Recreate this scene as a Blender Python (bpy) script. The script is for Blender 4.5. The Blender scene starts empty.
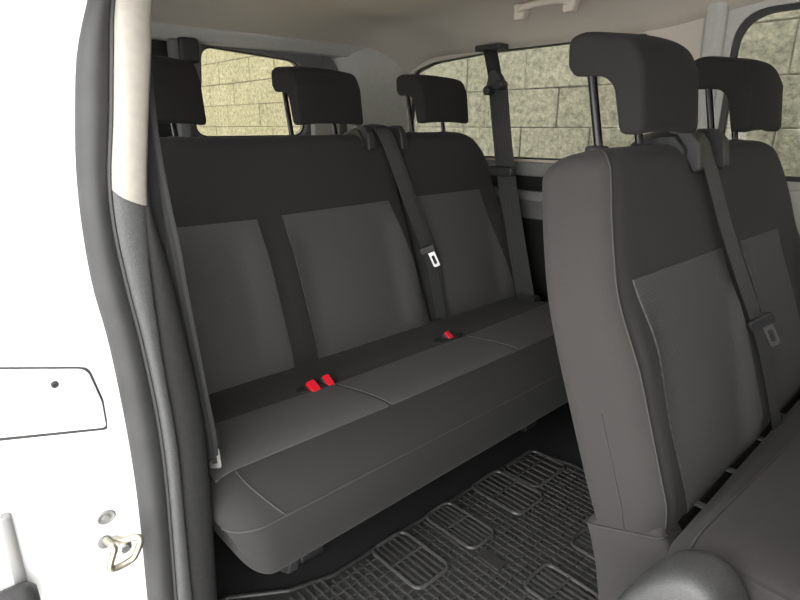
import bpy, bmesh, math, random
from mathutils import Vector, Matrix
random.seed(7)
C = bpy.context.scene.collection
sin, cos, pi, sqrt = math.sin, math.cos, math.pi, math.sqrt
R = math.radians

# ------------------------------------------------------------------ materials
def new_mat(name, col, rough=.6, metal=0, spec=.5):
    m = bpy.data.materials.new(name); m.use_nodes = True
    b = m.node_tree.nodes['Principled BSDF']
    b.inputs['Base Color'].default_value = (*col, 1)
    b.inputs['Roughness'].default_value = rough
    b.inputs['Metallic'].default_value = metal
    b.inputs['Specular IOR Level'].default_value = spec
    return m

def noise_mat(name, c1, c2, scale, rough=.6, bump=0., dist=.001, spec=.5, detail=3, sheen=0, bscale=None, metal=0):
    m = new_mat(name, c1, rough, metal, spec); nt = m.node_tree; b = nt.nodes['Principled BSDF']
    tc = nt.nodes.new('ShaderNodeTexCoord'); n = nt.nodes.new('ShaderNodeTexNoise')
    n.inputs['Scale'].default_value = scale; n.inputs['Detail'].default_value = detail
    nt.links.new(tc.outputs['Object'], n.inputs['Vector'])
    r = nt.nodes.new('ShaderNodeValToRGB')
    r.color_ramp.elements[0].position = .3; r.color_ramp.elements[1].position = .7
    r.color_ramp.elements[0].color = (*c1, 1); r.color_ramp.elements[1].color = (*c2, 1)
    nt.links.new(n.outputs['Fac'], r.inputs['Fac']); nt.links.new(r.outputs['Color'], b.inputs['Base Color'])
    if sheen:
        b.inputs['Sheen Weight'].default_value = sheen; b.inputs['Sheen Roughness'].default_value = .5
    if bump:
        nb = n
        if bscale:
            nb = nt.nodes.new('ShaderNodeTexNoise'); nb.inputs['Scale'].default_value = bscale
            nb.inputs['Detail'].default_value = 4
            nt.links.new(tc.outputs['Object'], nb.inputs['Vector'])
        bp = nt.nodes.new('ShaderNodeBump'); bp.inputs['Strength'].default_value = bump
        bp.inputs['Distance'].default_value = dist
        nt.links.new(nb.outputs['Fac'], bp.inputs['Height']); nt.links.new(bp.outputs['Normal'], b.inputs['Normal'])
    return m

def weave_mat(name, c1, c2, k, sheen=.1):
    """small woven dots: sin(y k) * sin((x+z) k) on object coordinates"""
    m = new_mat(name, c1, .85, 0, .25); nt = m.node_tree; b = nt.nodes['Principled BSDF']; N = nt.nodes.new; L = nt.links.new
    tc = N('ShaderNodeTexCoord'); sp = N('ShaderNodeSeparateXYZ'); L(tc.outputs['Object'], sp.inputs[0])
    def M(op, a, bb):
        n = N('ShaderNodeMath'); n.operation = op
        for i, v in enumerate((a, bb)):
            if v is None: continue
            if isinstance(v, (int, float)): n.inputs[i].default_value = v
            else: L(v, n.inputs[i])
        return n.outputs[0]
    u = M('MULTIPLY', sp.outputs['Y'], k)
    w = M('MULTIPLY', M('SUBTRACT', sp.outputs['Z'], sp.outputs['X']), k * .8)
    s = M('MULTIPLY', M('SINE', M('ADD', u, w), None), M('SINE', M('SUBTRACT', u, w), None))
    f = M('ADD', M('MULTIPLY', s, .5), .5)
    r = N('ShaderNodeValToRGB'); r.color_ramp.elements[0].position = .35; r.color_ramp.elements[1].position = .75
    r.color_ramp.elements[0].color = (*c1, 1); r.color_ramp.elements[1].color = (*c2, 1)
    L(f, r.inputs['Fac']); L(r.outputs['Color'], b.inputs['Base Color'])
    bp = N('ShaderNodeBump'); bp.inputs['Strength'].default_value = .5; bp.inputs['Distance'].default_value = .001
    L(f, bp.inputs['Height']); L(bp.outputs['Normal'], b.inputs['Normal'])
    b.inputs['Sheen Weight'].default_value = sheen
    return m

def strap_mat(name, c1, c2):
    """woven belt: fine lengthwise ribs driven by the strap's own UV"""
    m = new_mat(name, c1, .55, 0, .4); nt = m.node_tree; b = nt.nodes['Principled BSDF']; N = nt.nodes.new; L = nt.links.new
    uv = N('ShaderNodeUVMap'); w = N('ShaderNodeTexWave'); w.bands_direction = 'X'
    w.inputs['Scale'].default_value = 1.6
    L(uv.outputs['UV'], w.inputs['Vector'])
    r = N('ShaderNodeValToRGB'); r.color_ramp.elements[0].color = (*c1, 1); r.color_ramp.elements[1].color = (*c2, 1)
    L(w.outputs['Fac'], r.inputs['Fac']); L(r.outputs['Color'], b.inputs['Base Color'])
    return m

def glass_mat(name, tint):
    m = bpy.data.materials.new(name); m.use_nodes = True; nt = m.node_tree
    nt.nodes.remove(nt.nodes['Principled BSDF']); out = nt.nodes['Material Output']
    t = nt.nodes.new('ShaderNodeBsdfTransparent'); t.inputs['Color'].default_value = (*tint, 1)
    g = nt.nodes.new('ShaderNodeBsdfGlossy'); g.inputs['Roughness'].default_value = .02
    g.inputs['Color'].default_value = (.8, .8, .8, 1)
    f = nt.nodes.new('ShaderNodeFresnel'); f.inputs['IOR'].default_value = 1.35
    mx = nt.nodes.new('ShaderNodeMixShader')
    nt.links.new(f.outputs[0], mx.inputs[0]); nt.links.new(t.outputs[0], mx.inputs[1]); nt.links.new(g.outputs[0], mx.inputs[2])
    nt.links.new(mx.outputs[0], out.inputs['Surface'])
    return m

M = {}
M['fabric'] = noise_mat('charcoal plain seat fabric', (.0295, .0290, .0290), (.037, .0364, .0364), 900, .9, .3, .0006, .2, sheen=.05)
M['side'] = noise_mat('grey stretch side fabric', (.0415, .0395, .0388), (.050, .0477, .0468), 700, .9, .3, .0006, .2, sheen=.05)
M['mesh'] = weave_mat('grey woven seat insert', (.070, .0692, .0696), (.100, .0988, .0994), 720, .03)
M['piping'] = new_mat('charcoal seam thread', (.060, .058, .057), .8, 0, .2)
M['head'] = noise_mat('charcoal headrest fabric', (.020, .0195, .0195), (.026, .0252, .025), 900, .9, .3, .0006, .15, sheen=.03)
M['black'] = noise_mat('black moulded plastic', (.022, .022, .023), (.030, .030, .031), 300, .5, .25, .0006)
M['blackmetal'] = new_mat('black lacquered steel', (.03, .03, .032), .25, .6)
M['grain'] = noise_mat('dark grained trim plastic', (.056, .057, .058), (.076, .077, .078), 260, .45, .6, .0012, .5, bscale=420)
M['darktrim'] = noise_mat('dark side trim', (.018, .018, .0182), (.023, .023, .0232), 120, .7, .2, .0006, .2)
M['rubber'] = noise_mat('dark rubber seal', (.036, .0365, .037), (.044, .0445, .045), 18, .55, .1, .0005, .4)
M['beige'] = noise_mat('pale beige pillar trim', (.32, .298, .262), (.355, .333, .293), 90, .5, .1, .0004)
M['headliner'] = noise_mat('beige grey headliner', (.56, .51, .45), (.60, .55, .485), 350, .95, .15, .0008, .15)
M['lighttrim'] = noise_mat('light grey trim plastic', (.46, .455, .435), (.50, .495, .475), 60, .55, .1, .0004)
M['greytrim'] = noise_mat('mid grey trim plastic', (.13, .13, .13), (.16, .16, .16), 60, .55, .1, .0004)
M['white'] = new_mat('white car paint', (.86, .87, .88), .22, 0, .5)
M['shadowgap'] = new_mat('painted cover shadow', (.05, .05, .05), .8)
M['carpet'] = noise_mat('black floor carpet', (.026, .026, .027), (.040, .040, .041), 500, .95, .5, .002, .1)
M['mat'] = noise_mat('black moulded rubber', (.030, .030, .030), (.046, .046, .046), 40, .30, .15, .0006, .5, bscale=200)
M['strap'] = strap_mat('charcoal belt webbing', (.034, .034, .035), (.070, .070, .072))
M['darkstrap'] = strap_mat('black belt webbing', (.013, .013, .0135), (.028, .028, .029))
M['red'] = new_mat('red release button', (.85, .012, .03), .35)
M['chrome'] = new_mat('brushed steel', (.58, .58, .57), .36, 1)
M['midtrim'] = noise_mat('mid grey sill plastic', (.20, .20, .195), (.24, .24, .235), 60, .55, .1, .0004)
M['greypaint'] = new_mat('grey painted steel', (.20, .20, .20), .4)
M['clearglass'] = glass_mat('clear side glass', (.95, .96, .95))
M['ribs'] = noise_mat('rubber ribs with painted highlights', (.050, .050, .050), (.070, .070, .070), 60, .26)  # paler than the mat base: highlights on the ribs put into the colour
M['brass'] = noise_mat('worn yellowish steel', (.50, .46, .36), (.30, .28, .23), 60, .3, .2, .0005, metal=.85)
M['glass'] = glass_mat('privacy glass', (.74, .74, .71))
M['rearglass'] = glass_mat('rear privacy glass', (.82, .80, .70))
M['ground'] = noise_mat('pale concrete ground', (.52, .51, .49), (.60, .59, .57), 3, .9, .2, .01)
M['joint'] = new_mat('dark joint', (.17, .165, .135), .95)

def stone_mat():
    m = new_mat('split face stone', (.4, .38, .3), .95, 0, .2); nt = m.node_tree; b = nt.nodes['Principled BSDF']; N = nt.nodes.new; L = nt.links.new
    tc = N('ShaderNodeTexCoord')
    n1 = N('ShaderNodeTexNoise'); n1.inputs['Scale'].default_value = 26; n1.inputs['Detail'].default_value = 9; n1.inputs['Roughness'].default_value = .8
    n2 = N('ShaderNodeTexNoise'); n2.inputs['Scale'].default_value = 1.7; n2.inputs['Detail'].default_value = 3
    n3 = N('ShaderNodeTexNoise'); n3.inputs['Scale'].default_value = 55; n3.inputs['Detail'].default_value = 3
    for n in (n1, n2, n3): L(tc.outputs['Object'], n.inputs['Vector'])
    r = N('ShaderNodeValToRGB'); e = r.color_ramp.elements
    e[0].position = .34; e[0].color = (.10, .099, .080, 1); e[1].position = .60; e[1].color = (.325, .318, .268, 1)
    L(n1.outputs['Fac'], r.inputs['Fac'])
    r2 = N('ShaderNodeValToRGB'); r2.color_ramp.elements[0].position = .3; r2.color_ramp.elements[0].color = (.80, .82, .74, 1)
    r2.color_ramp.elements[1].position = .7; r2.color_ramp.elements[1].color = (1, .98, .93, 1)
    L(n2.outputs['Fac'], r2.inputs['Fac'])
    mx = N('ShaderNodeMix'); mx.data_type = 'RGBA'; mx.blend_type = 'MULTIPLY'; mx.inputs[0].default_value = 1
    L(r.outputs['Color'], mx.inputs[6]); L(r2.outputs['Color'], mx.inputs[7]); L(mx.outputs[2], b.inputs['Base Color'])
    ad = N('ShaderNodeMath'); ad.operation = 'MULTIPLY_ADD'; ad.inputs[1].default_value = .35
    L(n3.outputs['Fac'], ad.inputs[0]); L(n1.outputs['Fac'], ad.inputs[2])
    bp = N('ShaderNodeBump'); bp.inputs['Strength'].default_value = .7; bp.inputs['Distance'].default_value = .03
    L(ad.outputs[0], bp.inputs['Height']); L(bp.outputs['Normal'], b.inputs['Normal'])
    return m
M['stone'] = stone_mat()

# ------------------------------------------------------------------ object helpers
def thing(name, label, cat, loc, group=None):
    o = bpy.data.objects.new(name, None); C.objects.link(o); o.location = loc
    o.empty_display_size = .05
    o['label'] = label; o['category'] = cat
    if group: o['group'] = group
    o['_base'] = list(loc)
    return o

def finish(bm, smooth=True, angle=40):
    bmesh.ops.remove_doubles(bm, verts=bm.verts, dist=1e-6)
    bmesh.ops.recalc_face_normals(bm, faces=bm.faces)

def obj(name, bm, mat, parent=None, label=None, smooth=40, bevel=0, seg=3, base=None):
    """bm is in world coordinates; parts are stored relative to their thing's base"""
    me = bpy.data.meshes.new(name)
    finish(bm)
    if parent is not None:
        base = Vector(parent['_base'])
    elif base is None:
        xs = [v.co for v in bm.verts]
        base = Vector(((min(c.x for c in xs) + max(c.x for c in xs)) / 2, (min(c.y for c in xs) + max(c.y for c in xs)) / 2, min(c.z for c in xs)))
    base = Vector(base)
    for v in bm.verts: v.co -= base
    bm.to_mesh(me); bm.free()
    if smooth:
        me.shade_smooth()
        me.set_sharp_from_angle(angle=R(smooth))
    me.materials.append(M[mat] if isinstance(mat, str) else mat)
    o = bpy.data.objects.new(name, me); C.objects.link(o)
    o['_base'] = list(base)
    if parent is not None: o.parent = parent
    else: o.location = base
    if label: o['label'] = label
    if bevel:
        md = o.modifiers.new('bevel', 'BEVEL'); md.width = bevel; md.segments = seg; md.limit_method = 'ANGLE'; md.angle_limit = R(35)
        md.harden_normals = False
    return o

def tag(o, label, cat, group=None):
    o['label'] = label; o['category'] = cat
    if group: o['group'] = group
    return o

def struct(o):
    o['kind'] = 'structure'; return o

def bm_new(): return bmesh.new()

def add_box(bm, lo, hi, mat=None):
    vs = [bm.verts.new((x, y, z)) for x in (lo[0], hi[0]) for y in (lo[1], hi[1]) for z in (lo[2], hi[2])]
    if mat is not None:
        for v in vs: v.co = mat @ v.co
    for f in ((0, 1, 3, 2), (4, 6, 7, 5), (0, 4, 5, 1), (2, 3, 7, 6), (0, 2, 6, 4), (1, 5, 7, 3)):
        bm.faces.new([vs[i] for i in f])

def add_loft(bm, rings, cap=True, closed=False):
    vr = [[bm.verts.new(p) for p in r] for r in rings]
    n = len(vr[0]); k = len(vr)
    for i in range(k if closed else k - 1):
        a, b = vr[i], vr[(i + 1) % k]
        for j in range(n):
            bm.faces.new((a[j], a[(j + 1) % n], b[(j + 1) % n], b[j]))
    if cap and not closed:
        bm.faces.new(vr[0]); bm.faces.new(list(reversed(vr[-1])))
    return vr

def add_tube(bm, pts, rad, n=8, cap=True, closed=False):
    pts = [Vector(p) for p in pts]; rings = []
    rads = rad if isinstance(rad, (list, tuple)) else [rad] * len(pts)
    up = None; K = len(pts)
    for i, p in enumerate(pts):
        if closed: d = pts[(i + 1) % K] - pts[i - 1]
        else: d = pts[min(i + 1, K - 1)] - pts[max(i - 1, 0)]
        d.normalize()
        if up is None:
            up = Vector((0, 0, 1)) if abs(d.z) < .9 else Vector((1, 0, 0))
        a = d.cross(up).normalized(); b = a.cross(d).normalized(); up = b
        rings.append([p + (a * cos(2 * pi * j / n) + b * sin(2 * pi * j / n)) * rads[i] for j in range(n)])
    add_loft(bm, rings, cap, closed)

def add_extrude(bm, poly, axis, a, b):
    """poly of 2D points extruded along axis (0 x,1 y,2 z) from a to b; 2D = remaining axes in order"""
    def P(q, t):
        r = [q[0], q[1]]; r.insert(axis, t); return r
    add_loft(bm, [[P(q, a) for q in poly], [P(q, b) for q in poly]])

def catmull(pts, n=6, closed=False):
    pts = [Vector(p) for p in pts]; K = len(pts); out = []
    rng = K if closed else K - 1
    for i in range(rng):
        if closed: p0, p1, p2, p3 = pts[i - 1], pts[i], pts[(i + 1) % K], pts[(i + 2) % K]
        else: p0, p1, p2, p3 = pts[max(i - 1, 0)], pts[i], pts[i + 1], pts[min(i + 2, K - 1)]
        for s in range(n):
            t = s / n
            out.append(.5 * ((2 * p1) + (p2 - p0) * t + (2 * p0 - 5 * p1 + 4 * p2 - p3) * t * t + (3 * p1 - p0 - 3 * p2 + p3) * t ** 3))
    if not closed: out.append(pts[-1])
    return out

def round_poly(pts, r, n=5):
    """2D polygon with rounded corners; r scalar or per-corner list"""
    out = []; K = len(pts)
    rs = r if isinstance(r, (list, tuple)) else [r] * K
    for i in range(K):
        p = Vector(pts[i]); a = Vector(pts[i - 1]) - p; b = Vector(pts[(i + 1) % K]) - p
        if rs[i] <= 0: out.append(tuple(p)); continue
        la, lb = a.length, b.length; a.normalize(); b.normalize()
        ang = a.angle(b); d = min(rs[i] / math.tan(ang / 2), la * .49, lb * .49)
        q0, q1 = p + a * d, p + b * d
        for s in range(n + 1):
            t = s / n
            out.append(tuple(q0 * (1 - t) ** 2 + p * 2 * t * (1 - t) + q1 * t * t))
    return out

def ray_poly(poly, c, th):
    d = (cos(th), sin(th)); best = None
    for i in range(len(poly)):
        ax, ay = poly[i - 1][0] - c[0], poly[i - 1][1] - c[1]; bx, by = poly[i][0] - c[0], poly[i][1] - c[1]
        ex, ey = bx - ax, by - ay; den = d[0] * ey - d[1] * ex
        if abs(den) < 1e-12: continue
        t = (ax * ey - ay * ex) / den; s = (ax * d[1] - ay * d[0]) / den
        if t > 0 and -1e-6 <= s <= 1 + 1e-6 and (best is None or t > best): best = t
    return (c[0] + d[0] * best, c[1] + d[1] * best)

def add_plate_hole(bm, outer, hole, axis, a, b, hole_in=None):
    """plate between axis=a and axis=b with a hole; star-shaped about the hole's centre"""
    c = (sum(p[0] for p in hole) / len(hole), sum(p[1] for p in hole) / len(hole))
    ths = sorted({round(math.atan2(p[1] - c[1], p[0] - c[0]), 5) for p in list(outer) + list(hole)})
    O = [ray_poly(outer, c, t) for t in ths]; H = [ray_poly(hole, c, t) for t in ths]
    def P(q, t):
        r = [q[0], q[1]]; r.insert(axis, t); return r
    add_loft(bm, [[P(q, a) for q in O], [P(q, b) for q in O], [P(q, b) for q in H], [P(q, a) for q in H]], closed=True)

def rect(a0, a1, b0, b1): return [(a0, b0), (a1, b0), (a1, b1), (a0, b1)]

def sstep(a, b, x):
    t = max(0, min(1, (x - a) / (b - a))); return t * t * (3 - 2 * t)

def interp(tab, x):
    if x <= tab[0][0]: return tab[0][1]
    for (x0, y0), (x1, y1) in zip(tab, tab[1:]):
        if x <= x1:
            t = (x - x0) / (x1 - x0); return y0 + (y1 - y0) * t
    return tab[-1][1]

def smooth_tab(tab, x):
    """catmull interpolation on a table"""
    if x <= tab[0][0]: return tab[0][1]
    for i in range(len(tab) - 1):
        if x <= tab[i + 1][0]:
            p1, p2 = tab[i], tab[i + 1]; p0 = tab[max(i - 1, 0)]; p3 = tab[min(i + 2, len(tab) - 1)]
            h = p2[0] - p1[0]; t = (x - p1[0]) / h
            m1 = (p2[1] - p0[1]) / max(p2[0] - p0[0], 1e-9) * h; m2 = (p3[1] - p1[1]) / max(p3[0] - p1[0], 1e-9) * h
            return (2 * t ** 3 - 3 * t * t + 1) * p1[1] + (t ** 3 - 2 * t * t + t) * m1 + (-2 * t ** 3 + 3 * t * t) * p2[1] + (t ** 3 - t * t) * m2
    return tab[-1][1]

# ------------------------------------------------------------------ seat backrests
LEAN = R(15.1); SL, CL = sin(LEAN), cos(LEAN)
class Back:
    """one upholstered backrest; t runs up the lean, n is out of the front"""
    def __init__(s, xb, zb, H, th, left, right, rl, rr, seats, bolster=.022):
        s.xb, s.zb, s.H, s.th, s.left, s.right, s.rl, s.rr, s.seats, s.bol = xb, zb, H, th, left, right, rl, rr, seats, bolster
    def P(s, y, t, n): return Vector((s.xb - t * SL + n * CL, y, s.zb + t * CL + n * SL))
    def bulge(s, y, t):
        b = 0
        for c in s.seats:
            d = abs(y - c)
            if d < .27:
                b = max(b, 0) + 0
                b += s.bol * sstep(.15, .21, d) * (1 - sstep(.235, .27, d) * .9) * sstep(.46, .30, t) * sstep(-.03, .08, t)
                b += .010 * (1 - sstep(.0, .2, d)) * sstep(.0, .12, t) * sstep(.40, .18, t)     # lumbar
                b += .008 * (1 - sstep(.0, .25, d)) * sstep(.40, .55, t)
        b -= .004 * sstep(.05, -.02, t)
        return b
    def edge(s, t):
        def cr(r):
            d = t - (s.H - r)
            return r - sqrt(max(r * r - d * d, 0)) if d > 0 else 0
        return smooth_tab(s.left, t) + cr(s.rl), smooth_tab(s.right, t) - cr(s.rr)
    def ff(s, t):
        r = .042; d = t - (s.H - r); f = (r - sqrt(max(r * r - d * d, 0))) if d > 0 else 0
        r2 = .010; d2 = r2 - t
        if d2 > 0: f += r2 - sqrt(max(r2 * r2 - min(d2, r2) ** 2, 0))
        return f
    def front(s, y, t):
        """n of the front face incl. the rolled side edges"""
        yl, yr = s.edge(t); f = 0; rc = .05
        for d in (y - yl, yr - y):
            if d < rc: q = rc - max(d, 0); f += rc - sqrt(max(rc * rc - q * q, 0))
        return s.bulge(y, t) - s.ff(t) - f
    def mesh(s):
        bm = bm_new(); rings = []
        ts = [0, .004, .012, .02] + [.02 + i * (s.H - .10) / 26 for i in range(1, 27)]
        t0 = ts[-1]
        ts += [t0 + (s.H - t0) * sin(pi / 2 * i / 14) for i in range(1, 15)]
        for t in ts:
            yl, yr = s.edge(t); f = s.ff(t); nb = -s.th + f; W = yr - yl; rc = min(.05, W * .45)
            rb = .03
            pts = []
            # front, left to right (rolled edges by dense sampling)
            for i in range(9):
                a = pi / 2 * i / 8; pts.append((yl + rc - rc * cos(a), -f - rc + rc * sin(a)))
            K = 44
            for i in range(1, K): pts.append((yl + rc + (W - 2 * rc) * i / K, -f))
            for i in range(9):
                a = pi / 2 * i / 8; pts.append((yr - rc + rc * sin(a), -f - rc + rc * cos(a)))
            d = max(.002, min(rb, (-f - rc - nb) * .9))
            for i in range(6):
                a = pi / 2 * i / 5; pts.append((yr - d + d * cos(a), nb + d - d * sin(a)))
            for i in range(1, 10): pts.append((yr - d - (W - 2 * d) * i / 10, nb))
            for i in range(6):
                a = pi / 2 * i / 5; pts.append((yl + d - d * sin(a), nb + d - d * cos(a)))
            ring = []
            for y, n in pts:
                w = max(0, min(1, (n - nb) / (-f - nb + 1e-6)))
                ring.append(s.P(y, t, n + s.bulge(y, t) * w))
            rings.append(ring)
        add_loft(bm, rings)
        return bm
    def panel(s, quad, lift=.003, nu=26, nv=30):
        """fabric insert over a quad of (y,t): bl, br, tr, tl"""
        bl, br, tr, tl = quad; bm = bm_new(); g = []
        us = [0, .004] + [i / nu for i in range(1, nu)] + [.996, 1]
        vs = [0, .004] + [i / nv for i in range(1, nv)] + [.996, 1]
        for v in vs:
            row = []
            for u in us:
                yb = bl[0] + (br[0] - bl[0]) * u; yt = tl[0] + (tr[0] - tl[0]) * u
                tb = bl[1] + (br[1] - bl[1]) * u; tt = tl[1] + (tr[1] - tl[1]) * u
                y = yb + (yt - yb) * v; t = tb + (tt - tb) * v
                e = u in (0, 1) or v in (0, 1)
                row.append(bm.verts.new(s.P(y, t, s.front(y, t) + (-.010 if e else lift))))
            g.append(row)
        for a, b in zip(g, g[1:]):
            for j in range(len(a) - 1): bm.faces.new((a[j], a[j + 1], b[j + 1], b[j]))
        # closed back so that the insert is a solid pad
        ring = g[0] + [r[-1] for r in g[1:-1]] + list(reversed(g[-1])) + [r[0] for r in reversed(g[1:-1])]
        bm.faces.new(list(reversed(ring)))
        return bm
    def line(s, pts, r=.0016, off=.001):
        bm = bm_new()
        add_tube(bm, [s.P(y, t, s.front(y, t) + off) for y, t in pts], r, 6)
        return bm

def headrest(back, yc, parent, w=.236, up=.012, dy=.018, ps=.081):
    """hook-shaped pad on two posts"""
    prof = [(.078, .028), (.082, .135), (.066, .178), (-.020, .192), (-.046, .184), (-.052, .138), (-.040, .122), (.014, .120), (.030, .104), (.036, .028)]
    pr = round_poly(prof, [.018, .03, .035, .04, .034, .022, .016, .03, .03, .014], 6)
    top = back.P(yc, back.H, -.055)
    bm = bm_new()
    # rounded ends: shrink the profile slightly and curve across the width
    rings = []
    for i in range(25):
        u = -1 + 2 * i / 24
        y = yc + dy + u * w / 2
        bow = -.010 * u * u
        rings.append([(top.x + n - .17 * (z - .09) + bow, y, top.z + z + up - .006 * abs(u) ** 3) for n, z in pr])
    add_loft(bm, rings)
    h = obj('headrest', bm, 'head', parent, bevel=.016, seg=4, smooth=50)
    for sgn in (-1, 1):
        bm = bm_new()
        add_tube(bm, [top + Vector((.020, sgn * ps, -.09)), top + Vector((-.032, sgn * ps, .15))], .0075, 12)
        obj('headrest_post', bm, 'blackmetal', h)
    return h

def guides(back, yc, parent):
    for sgn in (-1, 1):
        p = back.P(yc + sgn * .081, back.H, -.055); bm = bm_new()
        rings = []
        for r, z in ((.024, -.012), (.024, .003), (.021, .007), (.012, .008)):
            rings.append([(p.x + r * .8 * cos(a * pi / 8), p.y + r * sin(a * pi / 8), p.z + z) for a in range(16)])
        add_loft(bm, rings); obj('post_guide', bm, 'black', parent)

def ribbon(bm, pts, wdirs, width, th=.0016, uvscale=1):
    """flat woven strap with thickness; u across, v along"""
    uvl = bm.loops.layers.uv.verify(); rows = []; acc = 0
    pts = [Vector(p) for p in pts]
    for i, p in enumerate(pts):
        d = (pts[min(i + 1, len(pts) - 1)] - pts[max(i - 1, 0)]).normalized()
        w = Vector(wdirs[i] if isinstance(wdirs[0], (list, tuple, Vector)) else wdirs)
        w = (w - d * w.dot(d)).normalized(); nn = w.cross(d).normalized()
        if i: acc += (p - pts[i - 1]).length
        W = width[i] if isinstance(width, (list, tuple)) else width
        a = []
        for k in range(7):
            u = k / 6; a.append((bm.verts.new(p + w * (u - .5) * W + nn * th * .5), u, acc))
        b = []
        for k in range(6, -1, -1):
            u = k / 6; b.append((bm.verts.new(p + w * (u - .5) * W - nn * th * .5), u, acc))
        rows.append(a + b)
    n = 14
    for r0, r1 in zip(rows, rows[1:]):
        for j in range(n):
            q = (r0[j], r0[(j + 1) % n], r1[(j + 1) % n], r1[j])
            f = bm.faces.new([x[0] for x in q])
            for l, x in zip(f.loops, q): l[uvl].uv = (x[1], x[2] * 20)
    for r in (rows[0], rows[-1]): bm.faces.new([x[0] for x in r])

def oriented(c, ax, ay, az):
    ax, ay, az = Vector(ax).normalized(), Vector(ay).normalized(), Vector(az).normalized()
    m = Matrix((ax, ay, az)).transposed().to_4x4(); m.translation = Vector(c); return m

def tongue(parent, c, down, across, out, s=1.0, black_len=.022):
    """latch plate: chrome plate with a slot below a black moulded grip"""
    m = oriented(c, across, down, out)
    bm = bm_new()
    pl = [tuple(p) for p in round_poly(rect(-.0095 * s, .0095 * s, .0, .050 * s), [.002, .002, .006, .006], 4)]
    hl = [tuple(p) for p in round_poly(rect(-.0045 * s, .0045 * s, .014 * s, .041 * s), .003, 3)]
    add_plate_hole(bm, pl, hl, 2, -.0015, .0015)
    for v in bm.verts: v.co = m @ v.co
    obj('latch_plate', bm, 'chrome', parent, label='chrome latch plate with slot')
    bm = bm_new()
    gp = round_poly(rect(-.030 * s, .016 * s, -black_len, .004), .008, 4)
    add_extrude(bm, gp, 2, -.007, .007)
    for v in bm.verts: v.co = m @ v.co
    obj('latch_grip', bm, 'black', parent, bevel=.003, seg=2)

# ------------------------------------------------------------------ cushions
class Cushion:
    def __init__(s, prof, y0, y1, rend, top_lo, top_hi):
        s.prof = [tuple(p) for p in catmull([(p[0], p[1], 0) for p in prof], 7, True)]
        s.prof = [(p[0], p[1]) for p in s.prof]; s.y0, s.y1, s.r, s.tuck = y0, y1, rend, top_lo
        s.c = (sum(p[0] for p in s.prof) / len(s.prof), sum(p[1] for p in s.prof) / len(s.prof))
        top = sorted([p for p in s.prof if p[1] > s.c[1]], key=lambda p: p[0]); s.top = top
    def sc(s, y):
        d = min(y - s.y0, s.y1 - y)
        if d >= s.r: return 0
        q = s.r - d; return s.r - sqrt(max(s.r ** 2 - q * q, 0))
    def pt(s, p, y):
        k = s.sc(y); dx, dz = p[0] - s.c[0], p[1] - s.c[1]
        hx = .2; hz = .1
        low = max(0., min(1., (s.c[1] + .06 - p[1]) / .16)) * s.tuck
        y += low * (1 - sstep(0, .22, y - s.y0)) - low * (1 - sstep(0, .22, s.y1 - y))
        return Vector((s.c[0] + dx * (1 - k / hx * .8), y, s.c[1] + dz * (1 - k / hz * .8)))
    def mesh(s):
        bm = bm_new(); ys = []
        for i in range(12): ys.append(s.y0 + s.r * (1 - cos(pi / 2 * i / 12)))
        n = 40; ys += [s.y0 + s.r + (s.y1 - s.y0 - 2 * s.r) * i / n for i in range(n + 1)]
        for i in range(11, -1, -1): ys.append(s.y1 - s.r * (1 - cos(pi / 2 * i / 12)))
        add_loft(bm, [[s.pt(p, y) for p in s.prof] for y in ys])
        return bm
    def z(s, x, y):
        t = s.top
        z = interp(t, x); k = s.sc(y)
        return s.c[1] + (z - s.c[1]) * (1 - k / .1 * .8)
    def panel(s, quad, lift=.0028, nu=24, nv=14):
        """quad of (x,y) corners"""
        a, b, c, d = quad; bm = bm_new(); g = []
        us = [0, .004] + [i / nu for i in range(1, nu)] + [.996, 1]; vs = [0, .008] + [i / nv for i in range(1, nv)] + [.992, 1]
        for v in vs:
            row = []
            for u in us:
                p = (Vector(a) * (1 - u) + Vector(b) * u) * (1 - v) + (Vector(d) * (1 - u) + Vector(c) * u) * v
                e = u in (0, 1) or v in (0, 1)
                row.append(bm.verts.new((p.x, p.y, s.z(p.x, p.y) + (-.010 if e else lift))))
            g.append(row)
        for r0, r1 in zip(g, g[1:]):
            for j in range(len(r0) - 1): bm.faces.new((r0[j], r0[j + 1], r1[j + 1], r1[j]))
        ring = g[0] + [r[-1] for r in g[1:-1]] + list(reversed(g[-1])) + [r[0] for r in reversed(g[1:-1])]
        bm.faces.new(list(reversed(ring)))
        return bm

# ================================================================== REAR BENCH
rb = thing('rear_bench_seat', 'three-seat dark grey bench across the back of the van, red buckles on its cushion', 'bench seat', (-1.1, 1.07, 0))
RX, RZ = -1.275, .385
BL = Back(RX, RZ, .668, .125, [(0, .30), (.67, .30)], [(0, 1.345), (.2, 1.325), (.45, 1.30), (.67, 1.275)], .10, .025, [.51, 1.03], .016)
BR = Back(RX, RZ, .674, .125, [(0, 1.350), (.2, 1.330), (.45, 1.305), (.67, 1.28)], [(0, 1.865), (.1, 1.855), (.3, 1.83), (.5, 1.80), (.67, 1.775)], .05, .15, [1.55], .016)
bl_o = obj('backrest', BL.mesh(), 'fabric', rb, smooth=50)
br_o = obj('backrest', BR.mesh(), 'fabric', rb, smooth=50)
obj('fabric_panel', BL.panel([(.32, .004), (.765, .004), (.742, .437), (.34, .442)]), 'mesh', bl_o, label='lighter grey woven panel', smooth=30)
obj('fabric_panel', BL.panel([(.845, .004), (1.325, .004), (1.222, .447), (.818, .440)]), 'mesh', bl_o, label='lighter grey woven panel', smooth=30)
obj('fabric_panel', BR.panel([(1.375, .004), (1.795, .006), (1.682, .450), (1.330, .450)]), 'mesh', br_o, label='lighter grey woven panel', smooth=30)
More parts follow.
